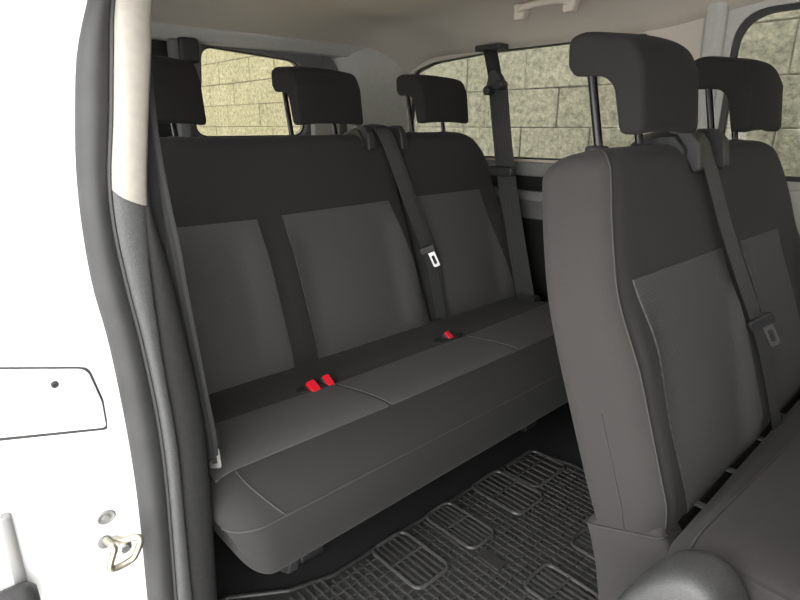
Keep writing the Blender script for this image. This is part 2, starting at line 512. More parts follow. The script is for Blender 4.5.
for b, o, yc in ((BL, bl_o, .51), (BL, bl_o, 1.02), (BR, br_o, 1.52)):
    headrest(b, yc, rb); guides(b, yc, o)
rc = Cushion([(-1.30, .25), (-1.305, .375), (-1.27, .398), (-1.17, .399), (-1.10, .408), (-1.0, .409), (-.93, .402), (-.875, .378), (-.835, .345), (-.818, .31), (-.815, .26), (-.83, .205), (-.88, .185), (-1.1, .19)], .335, 1.86, .075, .035, 0)
c_o = obj('seat_cushion', rc.mesh(), 'fabric', rb, smooth=50)
for q in ([(-1.112, .372), (-.925, .362), (-.918, .81), (-1.09, .765)], [(-1.09, .768), (-.918, .813), (-.918, 1.325), (-1.09, 1.275)], [(-1.09, 1.278), (-.918, 1.328), (-.925, 1.83), (-1.112, 1.83)]):
    obj('fabric_panel', rc.panel(q), 'mesh', c_o, label='lighter grey woven panel', smooth=30)
bm = bm_new()
ipt = min(range(len(rc.prof)), key=lambda i: (rc.prof[i][0] + .825) ** 2 + (rc.prof[i][1] - .328) ** 2)
add_tube(bm, [rc.pt(rc.prof[ipt], y) + Vector((.0006, 0, .0006)) for y in [.3352 + .075 * (1 - cos(pi / 2 * i / 12)) for i in range(12)] + [.4102 + i * 1.40 / 60 for i in range(61)]], .0022, 6)
obj('seam', bm, 'piping', c_o)
bm = bm_new()
i0 = min(range(len(rc.prof)), key=lambda i: (rc.prof[i][0] + .925) ** 2 + (rc.prof[i][1] - .402) ** 2)
step = 1 if rc.prof[i0 + 1][0] > rc.prof[i0][0] else -1
seq = [rc.prof[(i0 + step * k) % len(rc.prof)] for k in range(0, 25)]
seq = [p for p in seq if p[1] > .326]
add_tube(bm, [rc.pt(p, .405 + .05 * (k / len(seq)) ** 1.5) + Vector((.0006, 0, .0006)) for k, p in enumerate(seq)], .0020, 6)
obj('seam', bm, 'piping', c_o)
for (x, y) in ((-1.118, .735), (-1.12, 1.235)):
    bm = bm_new(); rings = []
    for k, (s_, dz) in enumerate(((1.0, -.012), (1.0, .0035), (.8, .006))):
        rings.append([(x + .030 * s_ * cos(a * pi / 10), y + .062 * s_ * sin(a * pi / 10), rc.z(x + .028 * cos(a * pi / 10), y) + dz) for a in range(20)])
    add_loft(bm, rings); obj('buckle_pocket', bm, 'black', c_o, label='black recess around the buckles')
# belt guide between the middle and the far seat
def belt_guide(back, y0, y1, parent, fa=.16):
    bm = bm_new()
    H = back.H
    rings = []
    for i in range(17):
        u = i / 16; y = y0 + (y1 - y0) * u
        k = max(0., sin(pi * min(max(u, .02), .98))) ** .35
        prof = [(.002, H - .050), (.010, H - .02), (-.004, H + .018 * k), (-.03, H + .034 * k), (-.085, H + .034 * k), (-.11, H + .01 * k), (-.115, H - .04)]
        rings.append([back.P(y, t, n) for n, t in prof])
    add_loft(bm, rings)
    g = obj('belt_guide', bm, 'black', parent, smooth=45, label='black plastic belt guide on the top edge')
    for yy in (y0 + (y1 - y0) * fa, y1 - .022):
        bm = bm_new()
        prof = [(-.03, H + .030), (.018, H + .016), (.032, H - .01), (.028, H - .062), (.012, H - .066), (.0, H - .02)]
        pr = round_poly(prof, .010, 4)
        add_loft(bm, [[back.P(yy + d, t, n) for n, t in pr] for d in (-.013, .013)])
        obj('guide_arm', bm, 'black', g, bevel=.004, seg=2)
belt_guide(BL, 1.150, 1.335, bl_o, .12)
for y in (.62, 1.56):
    bm = bm_new()
    add_extrude(bm, round_poly([(-1.20, 0), (-.99, 0), (-1.02, .06), (-1.00, .20), (-1.25, .20), (-1.22, .06)], .02), 1, y - .035, y + .035)
    obj('leg', bm, 'black', rb, bevel=.006)
bm = bm_new(); add_box(bm, (-1.26, .52, .145), (-.91, 1.72, .20)); obj('seat_frame', bm, 'black', rb, bevel=.01)
bm = bm_new()
add_extrude(bm, round_poly([(-.90, .19), (-.835, .20), (-.845, .165), (-.885, .145), (-.915, .16)], .008), 1, .462, .485)
obj('frame_bracket', bm, 'black', rb, bevel=.003)

# ================================================================== SECOND-ROW BENCH
sb = thing('middle_bench_seat', 'two-seat dark grey bench nearest the camera, its grey side facing the open doorway', 'bench seat', (-.2, 1.34, 0))
SX, SZ = -.275, .375
S2 = Back(SX, SZ, .672, .135, [(-.02, .866), (.05, .852), (.155, .838), (.254, .827), (.35, .817), (.441, .815), (.554, .830), (.62, .845), (.68, .855)],
          [(0, 1.90), (.3, 1.875), (.45, 1.845), (.55, 1.82), (.68, 1.80)], .034, .20, [1.09, 1.60], .018)
s_o = obj('backrest', S2.mesh(), 'fabric', sb, smooth=50)
obj('fabric_panel', S2.panel([(.965, .001), (1.345, .001), (1.262, .451), (.868, .453)], nu=30, nv=36), 'mesh', s_o, label='lighter grey woven panel', smooth=30)
obj('fabric_panel', S2.panel([(1.425, .001), (1.80, .001), (1.635, .446), (1.372, .449)]), 'mesh', s_o, label='lighter grey woven panel', smooth=30)
# side panel of stretch fabric wrapped round the near edge
def side_panel(back):
    bm = bm_new(); rows = []
    T0 = back.H - .06
    ts = [-.004 + i * (T0 + .004) / 34 for i in range(35)] + [T0 + .0595 * sin(pi / 2 * i / 12) for i in range(1, 13)]
    for t in ts:
        yl, yr = back.edge(max(t, .021)); f = back.ff(max(t, .021)); row = []
        tt = max(t, 0)
        yl, yr = back.edge(tt); rc_ = .05; off = .0035
        nb = -back.th + back.ff(max(tt, .0)); bul = back.bulge(yl + .03, tt)
        f = back.ff(max(tt, .02))
        pts = []
        for i in range(10):          # from 60 deg on the rolled front edge, round to the back
            a = R(52) * (1 - i / 9)
            pts.append((yl + rc_ - (rc_ + off) * cos(a), -f - rc_ + (rc_ + off) * sin(a)))
        n1 = -f - rc_; n2 = -back.th + f + .03
        for i in range(1, 8): pts.append((yl - off, n1 + (n2 - n1) * i / 8))
        for i in range(8):
            a = R(70) * i / 7; pts.append((yl + .03 - (.03 + off) * cos(a), n2 - (.03 + off) * sin(a)))
        for (y, n) in pts:
            w = max(0, min(1, (n + back.th) / back.th)); row.append(back.P(y, t, n + bul * w))
        rows.append(row)
    outer = [[bm.verts.new(p) for p in r] for r in rows]
    inner = []
    for r in rows:
        cen = sum((Vector(p) for p in r), Vector()) / len(r) + Vector((0, .05, 0))
        inner.append([bm.verts.new(Vector(p) + (cen - Vector(p)).normalized() * .008) for p in r])
    for G in (outer, inner):
        for a, b in zip(G, G[1:]):
            for j in range(len(a) - 1): bm.faces.new((a[j], a[j + 1], b[j + 1], b[j]))
    n = len(outer[0])
    for k in (0, -1):
        for j in range(n - 1): bm.faces.new((outer[k][j], outer[k][j + 1], inner[k][j + 1], inner[k][j]))
    for a, b in zip(range(len(outer) - 1), range(1, len(outer))):
        for j in (0, n - 1): bm.faces.new((outer[a][j], outer[b][j], inner[b][j], inner[a][j]))
    edge = [r[0] for r in rows]; mid = [r[12] for r in rows]; low = [Vector(p) for p in rows[0]]
    return bm, edge, mid, low
sp_bm, e1, e2, e3 = side_panel(S2)
obj('side_panel', sp_bm, 'side', s_o, label='plain grey stretch fabric side', smooth=45)
bm = bm_new(); add_tube(bm, e1, .0018, 6); obj('seam', bm, 'piping', s_o)
bm = bm_new(); add_tube(bm, [p + Vector((0, -.0008, 0)) for p in e2[:14]], .0012, 6); obj('seam', bm, 'piping', s_o)
# fabric skirt below the backrest
bm = bm_new(); rings = []
for z, xb_ in ((.372, -.420), (.358, -.420), (.330, -.412), (.29, -.402), (.25, -.392), (.176, -.378), (.08, -.365)):
    tk = .010 if z > .37 else 0; xf_ = -.276 if z > .345 else -.250
    ring = round_poly([(xb_ + tk, .856 + tk), (xf_ - tk, .856 + tk), (xf_ - .006, .925), (-.300, .955), (-.300, 1.86), (xb_ + tk, 1.86)], [.020, .016, .02, .02, .02, .02], 5)
    k = max(0., (z - .25) / .122)
    rings.append([(x, y, z + k * .40 * (x + .345) - (.006 if z > .37 and False else 0)) for x, y in ring])
hem = [Vector(p) + Vector((0, -.0012, 0)) for p in rings[1] if p[1] < .90]
add_loft(bm, rings); obj('skirt', bm, 'side', sb, label='grey fabric skirt under the backrest')
hem.sort(key=lambda p: (p.x + p.y * .3))
bm = bm_new(); add_tube(bm, hem, .0022, 6); obj('stitched_hem', bm, 'piping', sb, label='stitched hem')
for b, yc in ((S2, 1.0), (S2, 1.515)):
    headrest(b, yc, sb, .228, .003, .027, .076); guides(b, yc, s_o)
belt_guide(S2, 1.112, 1.292, s_o)
sc = Cushion([(-.238, .26), (-.258, .34), (-.262, .385), (-.238, .415), (-.214, .434), (-.16, .440), (-.02, .432), (.10, .428), (.20, .41), (.245, .37), (.25, .29), (.22, .23), (0, .22), (-.18, .22)], .80, 1.88, .06, 0, 0)
sc_o = obj('seat_cushion', sc.mesh(), 'side', sb, smooth=50)
obj('fabric_panel', sc.panel([(-.224, .803), (.17, .803), (.17, 1.83), (-.165, 1.83)], lift=.003, nu=30, nv=20), 'side', sc_o, smooth=30)
bm = bm_new(); add_tube(bm, [(-.225 + .059 * i / 40, .815 + 1.0 * i / 40, sc.z(-.225 + .059 * i / 40, .815 + 1.0 * i / 40) + .002) for i in range(41)], .0026, 6)
obj('seam', bm, 'piping', sc_o)
for y in (1.0, 1.16, 1.34, 1.5):
    bm = bm_new(); add_box(bm, (-.290, y - .008, .378), (-.240, y + .008, .384))
    obj('hinge_clip', bm, 'grain', sb, bevel=.003)
# plastic side cover over the fold hinge
bm = bm_new(); rings = []
cov = [(-.294, .30), (-.284, .342), (-.256, .397), (-.228, .436), (-.196, .457), (-.165, .455), (-.14, .432), (-.115, .39), (-.07, .34), (.0, .29), (.0, .22), (-.25, .22)]
cv = [(p.x, p.y) for p in catmull([(a, b, 0) for a, b in cov], 5, True)]
cx, cz = -.17, .32
for k, y in ((.86, .666), (.95, .672), (.99, .684), (1., .70), (1., .735), (.985, .75), (.95, .757)):
    rings.append([(cx + (x - cx) * k, y + .035, cz + (z - cz) * k) for x, z in cv])
add_loft(bm, rings); obj('hinge_cover', bm, 'grain', sb, label='grained dark plastic cover on the seat side', smooth=60)
for y in (1.0, 1.72):
    bm = bm_new(); add_extrude(bm, round_poly([(-.22, 0), (.10, 0), (.08, .06), (.10, .225), (-.20, .225), (-.19, .06)], .02), 1, y - .035, y + .035)
    obj('leg', bm, 'black', sb, bevel=.006)

# ================================================================== SEAT BELTS
# centre belt of the rear bench
def belt_on(back, pts, off=.012, n=5):
    P3 = [Vector((y, t, o)) for (y, t, o) in pts]
    out = []
    for p in catmull(P3, n):
        out.append(back.P(p.x, p.y, back.front(p.x, min(p.y, back.H - .03)) + p.z))
    return out
cb = thing('seat_belt', 'charcoal belt hanging down between the middle and far seats of the rear bench', 'seat belt', tuple(BL.P(1.34, .02, .02)), 'seat belts')
def hang(back, pts, parent, w, skip):
    P = [back.P(y, t, o) for y, t, o in catmull([Vector(p) for p in pts], 7)]
    bm = bm_new(); ribbon(bm, P, (.12, 1, 0), w); obj('webbing', bm, 'strap', parent)
    P2 = [p + Vector((-.0035, .010 + .012 * sin(pi * min(1, i / len(P))), .0)) for i, p in enumerate(P)][skip:]
    bm = bm_new(); ribbon(bm, P2, (.05, 1, 0), w); obj('webbing', bm, 'strap', parent)
hang(BL, [(1.215, .690, -.03), (1.225, .676, .012), (1.245, .62, .022), (1.285, .46, .022), (1.328, .30, .022), (1.345, .22, .022), (1.350, .12, .022), (1.345, .025, .026)], cb, .044, 9)
tongue(cb, BL.P(1.335, .256, .040), Vector((.28, .31, -.91)), Vector((.66, .70, .40)), Vector((.75, -.66, .2)), 1.15)
mb = thing('seat_belt', 'charcoal belt hanging over the front of the nearest two-seat bench', 'seat belt', tuple(S2.P(1.40, .03, .02)), 'seat belts')
hang(S2, [(1.165, .692, -.03), (1.172, .678, .014), (1.183, .62, .024), (1.227, .50, .024), (1.280, .38, .026), (1.323, .29, .028), (1.355, .20, .028), (1.376, .11, .028), (1.385, .01, .030)], mb, .042, 9)
tongue(mb, S2.P(1.318, .274, .050), Vector((.354, .386, -.857)), Vector((.60, .62, .52)), Vector((.75, -.66, .2)), 1.15)
# far side belt
fb = thing('seat_belt', 'black belt running from the ceiling past the far rear window to the rear bench', 'seat belt', (-1.25, 1.80, .40), 'seat belts')
A = [Vector((-1.525, 1.875, 1.338)), Vector((-1.480, 1.845, 1.27)), Vector((-1.425, 1.80, 1.20))]
def far_run(dx0, dx1, dy, top):
    a = Vector((-1.415 + dx0, 1.80 + dy, top)); b = Vector((-1.22 + dx1, 1.79 + dy, .415))
    c = Vector((-1.35 + (dx0 + dx1) / 2, 1.80 + dy, .86))
    return catmull([a, c, b], 10)
bm = bm_new(); ribbon(bm, catmull(A, 6), (.95, .3, 0), .052); obj('webbing', bm, 'darkstrap', fb)
bm = bm_new(); ribbon(bm, far_run(-.014, -.014, 0, 1.20), (.95, .3, 0), .056); obj('webbing', bm, 'darkstrap', fb)
bm = bm_new(); ribbon(bm, far_run(.020, .016, -.012, 1.20), (.95, .3, .1), .052); obj('webbing', bm, 'darkstrap', fb)
bm = bm_new(); add_extrude(bm, round_poly([(-1.585, 1.85), (-1.46, 1.85), (-1.46, 1.915), (-1.585, 1.915)], .012), 2, 1.330, 1.352)
obj('anchor_cover', bm, 'black', fb, bevel=.006)
bm = bm_new()
add_extrude(bm, round_poly([(-1.462, 1.165), (-1.365, 1.185), (-1.39, 1.225), (-1.415, 1.25), (-1.442, 1.245)], .010), 1, 1.775, 1.80)
obj('guide_loop', bm, 'black', fb, bevel=.004)
for (x, z) in ((-1.438, 1.176), (-1.385, 1.194)):
    bm = bm_new(); add_tube(bm, [(x, 1.755, z), (x, 1.80, z)], .017, 14); obj('guide_knob', bm, 'black', fb, bevel=.005)
bm = bm_new()
add_extrude(bm, round_poly(rect(-1.415, -1.300, .865, .90), .012), 1, 1.755, 1.79); obj('belt_stop', bm, 'black', fb, bevel=.005)
bm = bm_new()
add_extrude(bm, round_poly(rect(-1.245, -1.165, .385, .42), .012), 1, 1.765, 1.81); obj('lower_anchor', bm, 'black', fb, bevel=.005)
# near side belt along the doorway pillar
nb = thing('seat_belt', 'dark belt lying along the inside of the doorway pillar, silver tongue low down', 'seat belt', (-.90, .38, .45), 'seat belts')
bm = bm_new()
ribbon(bm, catmull([(-.915, .325, 1.30), (-.915, .314, 1.14), (-.915, .312, 1.04), (-.915, .317, .945), (-.915, .325, .86), (-.915, .330, .77), (-.915, .337, .68), (-.915, .344, .58), (-.92, .352, .50), (-.93, .354, .43)], 5), (.5, .86, 0), .042)
obj('webbing', bm, 'darkstrap', nb)
bm = bm_new(); add_tube(bm, [(-.935, .372, .50), (-.925, .372, .47)], .011, 10); obj('latch_grip', bm, 'black', nb, bevel=.003)
m = oriented((-.922, .366, .468), (.5, .6, 0), (.05, 0, -1), (.6, -.5, 0)); bm = bm_new()
add_plate_hole(bm, round_poly(rect(-.011, .011, 0, .042), .005, 3), round_poly(rect(-.005, .005, .014, .033), .002, 3), 2, -.0015, .0015)
for v in bm.verts: v.co = m @ v.co
obj('latch_plate', bm, 'chrome', nb, label='silver latch plate')

# buckles on the rear bench cushion
def buckle(x, y, yaw, label, wd_=.013):
    z = rc.z(x, y)
    o = thing('seat_belt_buckle', label, 'buckle', (x, y, z), 'red buckles on the rear cushion')
    m = oriented((x - .002, y, z + .012), (cos(yaw), sin(yaw), -.80), (-sin(yaw), cos(yaw), 0), (.80 * cos(yaw), .80 * sin(yaw), 1))
    bm = bm_new(); add_box(bm, (-.012, -.013, -.022), (.012, .013, .003), m); obj('housing', bm, 'black', o, bevel=.004)
    bm = bm_new(); add_extrude(bm, round_poly(rect(-.010, .026, -wd_, wd_), .002, 2), 2, -.004, .008)
    for v in bm.verts: v.co = m @ v.co
    obj('release_button', bm, 'red', o, bevel=.0015, label='bright red push button')
buckle(-1.106, .709, .25, 'larger red buckle, left of the pair in the cushion gap beside the left rear seat')
buckle(-1.108, .757, .1, 'smaller red buckle, right of the pair in the rear cushion gap', .010)
buckle(-1.118, 1.229, .2, 'lone red buckle further along the rear cushion, towards the far side', .010)

# ================================================================== FLOOR MAT
fm = thing('rubber_floor_mat', 'black ribbed rubber mat with raised blocks on the floor between the benches', 'floor mat', (-.6, .92, 0))
out = [(-1.03, .30), (-.30, .30), (-.30, 1.46), (-.78, 1.46), (-.885, 1.435), (-.918, 1.30), (-.918, .62), (-.95, .52), (-1.03, .40)]
bm = bm_new(); add_extrude(bm, out, 2, .0, .008); obj('base', bm, 'mat', fm)
bm = bm_new(); add_tube(bm, [(x, y, .009) for x, y in round_poly(out, .03, 5)], .005, 8, closed=True); obj('rim', bm, 'mat', fm)
blocks = [(-.918, -.742, .738, .850), (-.918, -.742, .931, 1.029), (-.918, -.742, 1.128, 1.256), (-.910, -.780, 1.268, 1.435),
          (-.590, -.440, .930, 1.035), (-.590, -.440, 1.135, 1.230), (-.590, -.440, .740, .850)]
inblk = lambda x, y: any(b[0] < x < b[1] and b[2] < y < b[3] for b in blocks)
bm = bm_new(); h0, h1 = .006, .0130
def spans(a, b, cuts):
    out_ = []; cur = a
    for c0, c1 in sorted(cuts):
        if c0 > cur: out_.append((cur, min(c0, b)))
        cur = max(cur, c1)
    if cur < b: out_.append((cur, b))
    return [q for q in out_ if q[1] - q[0] > .006]
yy = .325
while yy < 1.45:
    x0 = -.905 if yy > .6 else -.93
    for a, b in spans(x0, -.31, [(k[0] - .004, k[1] + .004) for k in blocks if k[2] - .005 < yy < k[3] + .005]):
        add_box(bm, (a, yy - .0024, h0), (b, yy + .0024, h1))
    yy += .0205
xx = -.89
while xx < -.31:
    for a, b in spans(.315, 1.445, [(k[2] - .004, k[3] + .004) for k in blocks if k[0] - .004 < xx < k[1] + .004]):
        add_box(bm, (xx - .0018, a, h0), (xx + .0018, b, h1 - .0006))
    xx += .027
obj('ribs', bm, 'ribs', fm, smooth=0)
for (x0, x1, y0, y1) in blocks:
    bm = bm_new()
    pl = round_poly(rect(x0, x1, y0, y1), .026, 6)
    add_tube(bm, [(x, y, .0135) for x, y in pl], .0055, 8, closed=True)
    xm = (x0 + x1) / 2 - .01
    add_tube(bm, [(xm, y0, .0135), (xm, y1, .0135)], .004, 6)
    n = 6
    for i in range(1, n):
        y = y0 + (y1 - y0) * i / n; add_box(bm, (x0 + .006, y - .0022, .006), (x1 - .006, y + .0022, .0150))
    obj('raised_block', bm, 'ribs', fm)
bm = bm_new(); add_box(bm, (-.722, .925, .008), (-.655, .962, .0145)); obj('blank_plate', bm, 'mat', fm, bevel=.002)

# ================================================================== VAN SHELL
# floor
bm = bm_new(); add_box(bm, (-2.30, .16, -.06), (1.3, 1.99, -.001)); struct(obj('floor', bm, 'carpet'))
# far wall with two windows
wf = 1.93
W1 = round_poly([(-2.06, .915), (-.93, .925), (-.90, 1.338), (-1.55, 1.338), (-1.90, 1.318), (-2.03, 1.285)], [.05, .05, .05, .2, .3, .06], 7)
W2 = round_poly([(-.665, .896), (.55, .896), (.55, 1.368), (-.665, 1.368)], [.06, .06, .08, .10], 8)
bm = bm_new()
add_plate_hole(bm, rect(-2.22, -.728, .862, 1.42), W1, 1, wf, wf + .05)
wfar = struct(obj('wall_far', bm, 'headliner'))
bm = bm_new(); add_plate_hole(bm, rect(-.728, 1.3, .862, 1.40), W2, 1, wf, wf + .05)
struct(obj('wall_far', bm, 'lighttrim'))
bm = bm_new(); add_box(bm, (-2.22, wf + .02, -.06), (1.3, wf + .07, .870)); struct(obj('wall_far', bm, 'darktrim'))
# relief on the far lower wall: sill, dark recess, ledge, grey band
bm = bm_new(); add_box(bm, (-2.2, 1.908, .858), (-.70, 1.95, .912)); struct(obj('trim_1', bm, 'midtrim', bevel=.008))
bm = bm_new(); add_extrude(bm, round_poly([(1.885, .765), (1.96, .765), (1.96, .80), (1.905, .80)], .006), 0, -2.2, -.70); struct(obj('trim_2', bm, 'midtrim'))
bm = bm_new(); add_box(bm, (-2.2, 1.91, .69), (-.70, 1.96, .768)); struct(obj('trim_3', bm, 'greytrim', bevel=.006))
bm = bm_new(); add_box(bm, (-.70, 1.90, .50), (1.3, 1.96, .875)); struct(obj('trim_4', bm, 'lighttrim', bevel=.01))
# B/C pillar between the windows
bm = bm_new(); rings = []
for z in [.85 + i * .035 for i in range(17)]:
    bow = .022 * ((z - .85) / .55) ** 2
    rings.append([(x, y - bow, z) for x, y in round_poly([(-.755, 1.95), (-.735, 1.918), (-.705, 1.914), (-.685, 1.928), (-.685, 1.96)], .010, 4)])
add_loft(bm, rings); struct(obj('trim_5', bm, 'lighttrim'))
# windows
def window(n, poly, axis, c, inset, gl, frame_mat='black', ring=.03):
    bm = bm_new()
    cx = sum(p[0] for p in poly) / len(poly); cy = sum(p[1] for p in poly) / len(poly)
    w = max(p[0] for p in poly) - min(p[0] for p in poly); h = max(p[1] for p in poly) - min(p[1] for p in poly)
    def scale(q, d): return [(cx + (x - cx) * (1 + 2 * d / w), cy + (y - cy) * (1 + 2 * d / h)) for x, y in q]
    def Pp(q, t):
        r = [q[0], q[1]]; r.insert(axis, t); return r
    add_loft(bm, [[Pp(q, c) for q in scale(poly, .008)], [Pp(q, c + .004 * inset) for q in scale(poly, .008)]])
    g = struct(obj('window_%d' % n, bm, gl))
    bm = bm_new()
    add_plate_hole(bm, scale(poly, ring * .6), scale(poly, -ring * .4), axis, c - .014 * inset, c + .006 * inset)
    obj('window_frame', bm, frame_mat, g, smooth=30)
    return g
window(1, W1, 1, wf + .03, 1, 'glass', ring=.012)
window(2, W2, 1, wf + .02, 1, 'glass', ring=.036)
WN = round_poly(rect(-2.0, -1.08, .90, 1.30), .06, 6)
window(4, WN, 1, .285, -1, 'clearglass', ring=.02)
# rear doors
xr = -2.12
WR = round_poly([(.905, 1.006), (1.40, 1.006), (1.40, 1.20), (1.385, 1.306), (.965, 1.332), (.955, 1.20)], [.05, .06, .1, .06, .05, .2], 7)
bm = bm_new(); add_plate_hole(bm, round_poly([(.865, .0), (1.70, .0), (1.66, 1.00), (1.58, 1.30), (1.50, 1.345), (.865, 1.345)], [.0, .0, .1, .08, .04, .02], 5), WR, 0, xr, xr - .05)
struct(obj('door_1', bm, 'greytrim', bevel=.008, seg=2))
window(3, WR, 0, xr - .03, -1, 'rearglass', ring=.014)
bm = bm_new(); add_box(bm, (xr - .05, .22, 0), (xr, .858, 1.345)); struct(obj('door_2', bm, 'darktrim', bevel=.01))
bm = bm_new(); add_box(bm, (xr + .002, .835, .9), (xr + .035, .885, 1.34)); struct(obj('trim_6', bm, 'greytrim', bevel=.01))
bm = bm_new(); add_box(bm, (xr + .004, .865, 1.262), (xr + .05, .935, 1.345)); struct(obj('trim_13', bm, 'black', bevel=.012))
bm = bm_new(); add_box(bm, (xr + .002, 1.415, .96), (xr + .03, 1.56, 1.065)); struct(obj('trim_14', bm, 'lighttrim', bevel=.012))
# rear wall round the doors, and the far rear corner pillar
bm = bm_new()
add_plate_hole(bm, rect(.18, 1.99, -.06, 1.56), [(.20, .0), (1.68, .0), (1.65, 1.0), (1.57, 1.30), (1.5, 1.335), (.20, 1.335)], 0, xr - .03, xr - .07)
struct(obj('wall_rear', bm, 'lighttrim'))
bm = bm_new(); rings = []
for z in [.8 + i * .048 for i in range(13)]:
    k = max(0, (z - 1.1) / .3) ** 2 * .05
    rings.append([(p.x + k * .2, p.y - k, z) for p in catmull([Vector((a, b, 0)) for a, b in ((-2.17, 1.60), (-2.10, 1.65), (-2.078, 1.74), (-2.065, 1.84), (-2.06, 1.92), (-2.05, 1.98), (-2.2, 1.98))], 5, True)])
add_loft(bm, rings); struct(obj('trim_7', bm, 'lighttrim'))
# headliner
def ceil_z(x, y):
    z = 1.452
    d = y - 1.62
    if d > 0: z -= .112 * min(1, d / .31) ** 2.0
    d = .55 - y
    if d > 0: z -= .20 * min(1, d / .36) ** 2
    d = -1.86 - x
    if d > 0: z -= .085 * min(1, d / .24) ** 1.6
    z += .048 * sstep(-.95, -.5, x) * sstep(1.6, 1.9, y)
    return z
bm = bm_new(); g = []
xs = [-2.16 + i * .03 for i in range(118)]; ys = [.19 + i * 1.80 / 60 for i in range(61)]
top = []
for x in xs: g.append([bm.verts.new((x, y, ceil_z(x, y))) for y in ys])
for x in xs: top.append([bm.verts.new((x, y, 1.56)) for y in ys])
for G in (g, top):
    for a, b in zip(G, G[1:]):
        for j in range(len(ys) - 1): bm.faces.new((a[j], a[j + 1], b[j + 1], b[j]))
for k in (0, -1):
    for j in range(len(ys) - 1): bm.faces.new((g[k][j], g[k][j + 1], top[k][j + 1], top[k][j]))
for i in range(len(xs) - 1):
    for j in (0, len(ys) - 1): bm.faces.new((g[i][j], g[i + 1][j], top[i + 1][j], top[i][j]))
struct(obj('ceiling', bm, 'headliner', smooth=60))
# rear header panel above the doors
bm = bm_new(); add_extrude(bm, round_poly([(-2.17, 1.325), (-2.095, 1.335), (-2.07, 1.372), (-2.09, 1.42), (-2.17, 1.42)], .012), 1, .22, 1.88)
rings = []
struct(obj('trim_8', bm, 'lighttrim'))
# near wall behind the doorway (inner trim and body skin)
bm = bm_new(); add_plate_hole(bm, rect(-2.2, -.90, -.05, 1.40), WN, 1, .26, .318); struct(obj('wall_near', bm, 'darktrim'))
# doorway pillar stack, each swept along the measured curve of the body side
def sweep(zs_front, width_back, xf, xb, y_l, y_r, n_round=5, dome=.0):
    """y_l,y_r tables z->y; front face at xf (domed), back at xb"""
    rings = []
    for z in zs_front:
        a, b = smooth_tab(y_l, z), smooth_tab(y_r, z)
        ring = [(xb, b), (xb, a)]
        for i in range(n_round + 1):
            t = i / n_round; s = sin(pi * t)
            ring.append((xf - dome * (1 - s ** .6), a + (b - a) * t))
        rings.append([(x, y, z) for x, y in ring])
    bm = bm_new(); add_loft(bm, rings); return bm
sealL = [(-.1, .19), (.248, .206), (.373, .213), (.491, .217), (.62, .216), (.74, .211), (.821, .203), (.909, .202), (.992, .207), (1.083, .220), (1.145, .232), (1.208, .254), (1.30, .29)]
sealR = [(-.1, .235), (.217, .252), (.346, .259), (.468, .265), (.583, .266), (.728, .258), (.811, .250), (.904, .244), (.976, .247), (1.057, .261), (1.136, .273), (1.212, .286), (1.30, .318)]
trimR = [(-.1, .27), (.216, .277), (.379, .282), (.528, .287), (.677, .282), (.794, .281), (.895, .283), (.939, .287), (1.058, .305), (1.138, .319), (1.215, .331), (1.30, .36)]
panR = [(-.1, .315), (.204, .328), (.40, .338), (.543, .340), (.639, .335), (.75, .324), (.85, .312), (.94, .298), (1.06, .308), (1.3, .36)]
zs = [-.1 + i * 1.4 / 60 for i in range(61)]
shift = lambda T, d: [(z, y + d) for z, y in T]
# white body jamb facing the doorway
bm = sweep(zs, 0, -.895, -.93, [(z, -.10) for z, y in sealL], shift(sealR, .0), 3, 0)
wn = struct(obj('wall_near', bm, 'white', smooth=30))
bm = bm_new(); add_plate_hole(bm, rect(-2.2, -.928, -.10, 1.45), WN, 1, .10, .14); struct(obj('wall_near', bm, 'white'))
# rubber seal
ds = tag(obj('door_seal', sweep(zs, 0, -.872, -.90, shift(sealL, 0), sealR, 10, .018), 'rubber', smooth=60, base=(0, 0, 0)),
    'dark grey rubber seal running down the edge of the doorway', 'door seal')
bm = bm_new(); add_tube(bm, [(-.880, smooth_tab(sealR, z) - .003, z) for z in zs], .0045, 8)
obj('sealing_lip', bm, 'black', ds, label='thin black inner lip')
# pillar trim, pale above and dark grained below
zl = [z for z in zs if z < .955]
lo = [-.1 + i * (1.085) / 40 for i in range(41)]
bm = sweep(lo, 0, -.868, -.94, shift(sealR, -.001), trimR, 10, .006)
struct(obj('trim_9', bm, 'grain', smooth=50))
hi = [.945 + i * (.42) / 24 for i in range(25)]
bm = sweep(hi, 0, -.858, -.94, shift(sealR, -.001), trimR, 10, .010)
for v in bm.verts:
    if v.co.z < .95:
        f = max(0, min(1, (v.co.y - .245) / .042)); v.co.z = .962 - .026 * f ** .55
struct(obj('trim_10', bm, 'beige', smooth=50))
bm = sweep(lo, 0, -.872, -.96, shift(trimR, -.004), panR, 8, .012)
struct(obj('trim_11', bm, 'darktrim', smooth=50))
bm = sweep(hi, 0, -.90, -.96, shift(trimR, -.03), shift(trimR, -.004), 4, .004)
struct(obj('trim_12', bm, 'darktrim', smooth=50))

# added unseen partition and front door section, cutting the light on the benches
bm = bm_new(); add_plate_hole(bm, rect(.0, 1.99, -.06, 1.56), round_poly(rect(.30, 1.85, 1.20, 1.36), .08, 5), 0, 1.05, 1.12)
struct(obj('front_light_block', bm, 'greytrim'))
bm = bm_new(); add_plate_hole(bm, rect(.25, 1.12, -.10, 1.50), round_poly(rect(.52, 1.0, .95, 1.34), .06, 5), 1, .12, .20)
struct(obj('front_door_light_block', bm, 'white'))

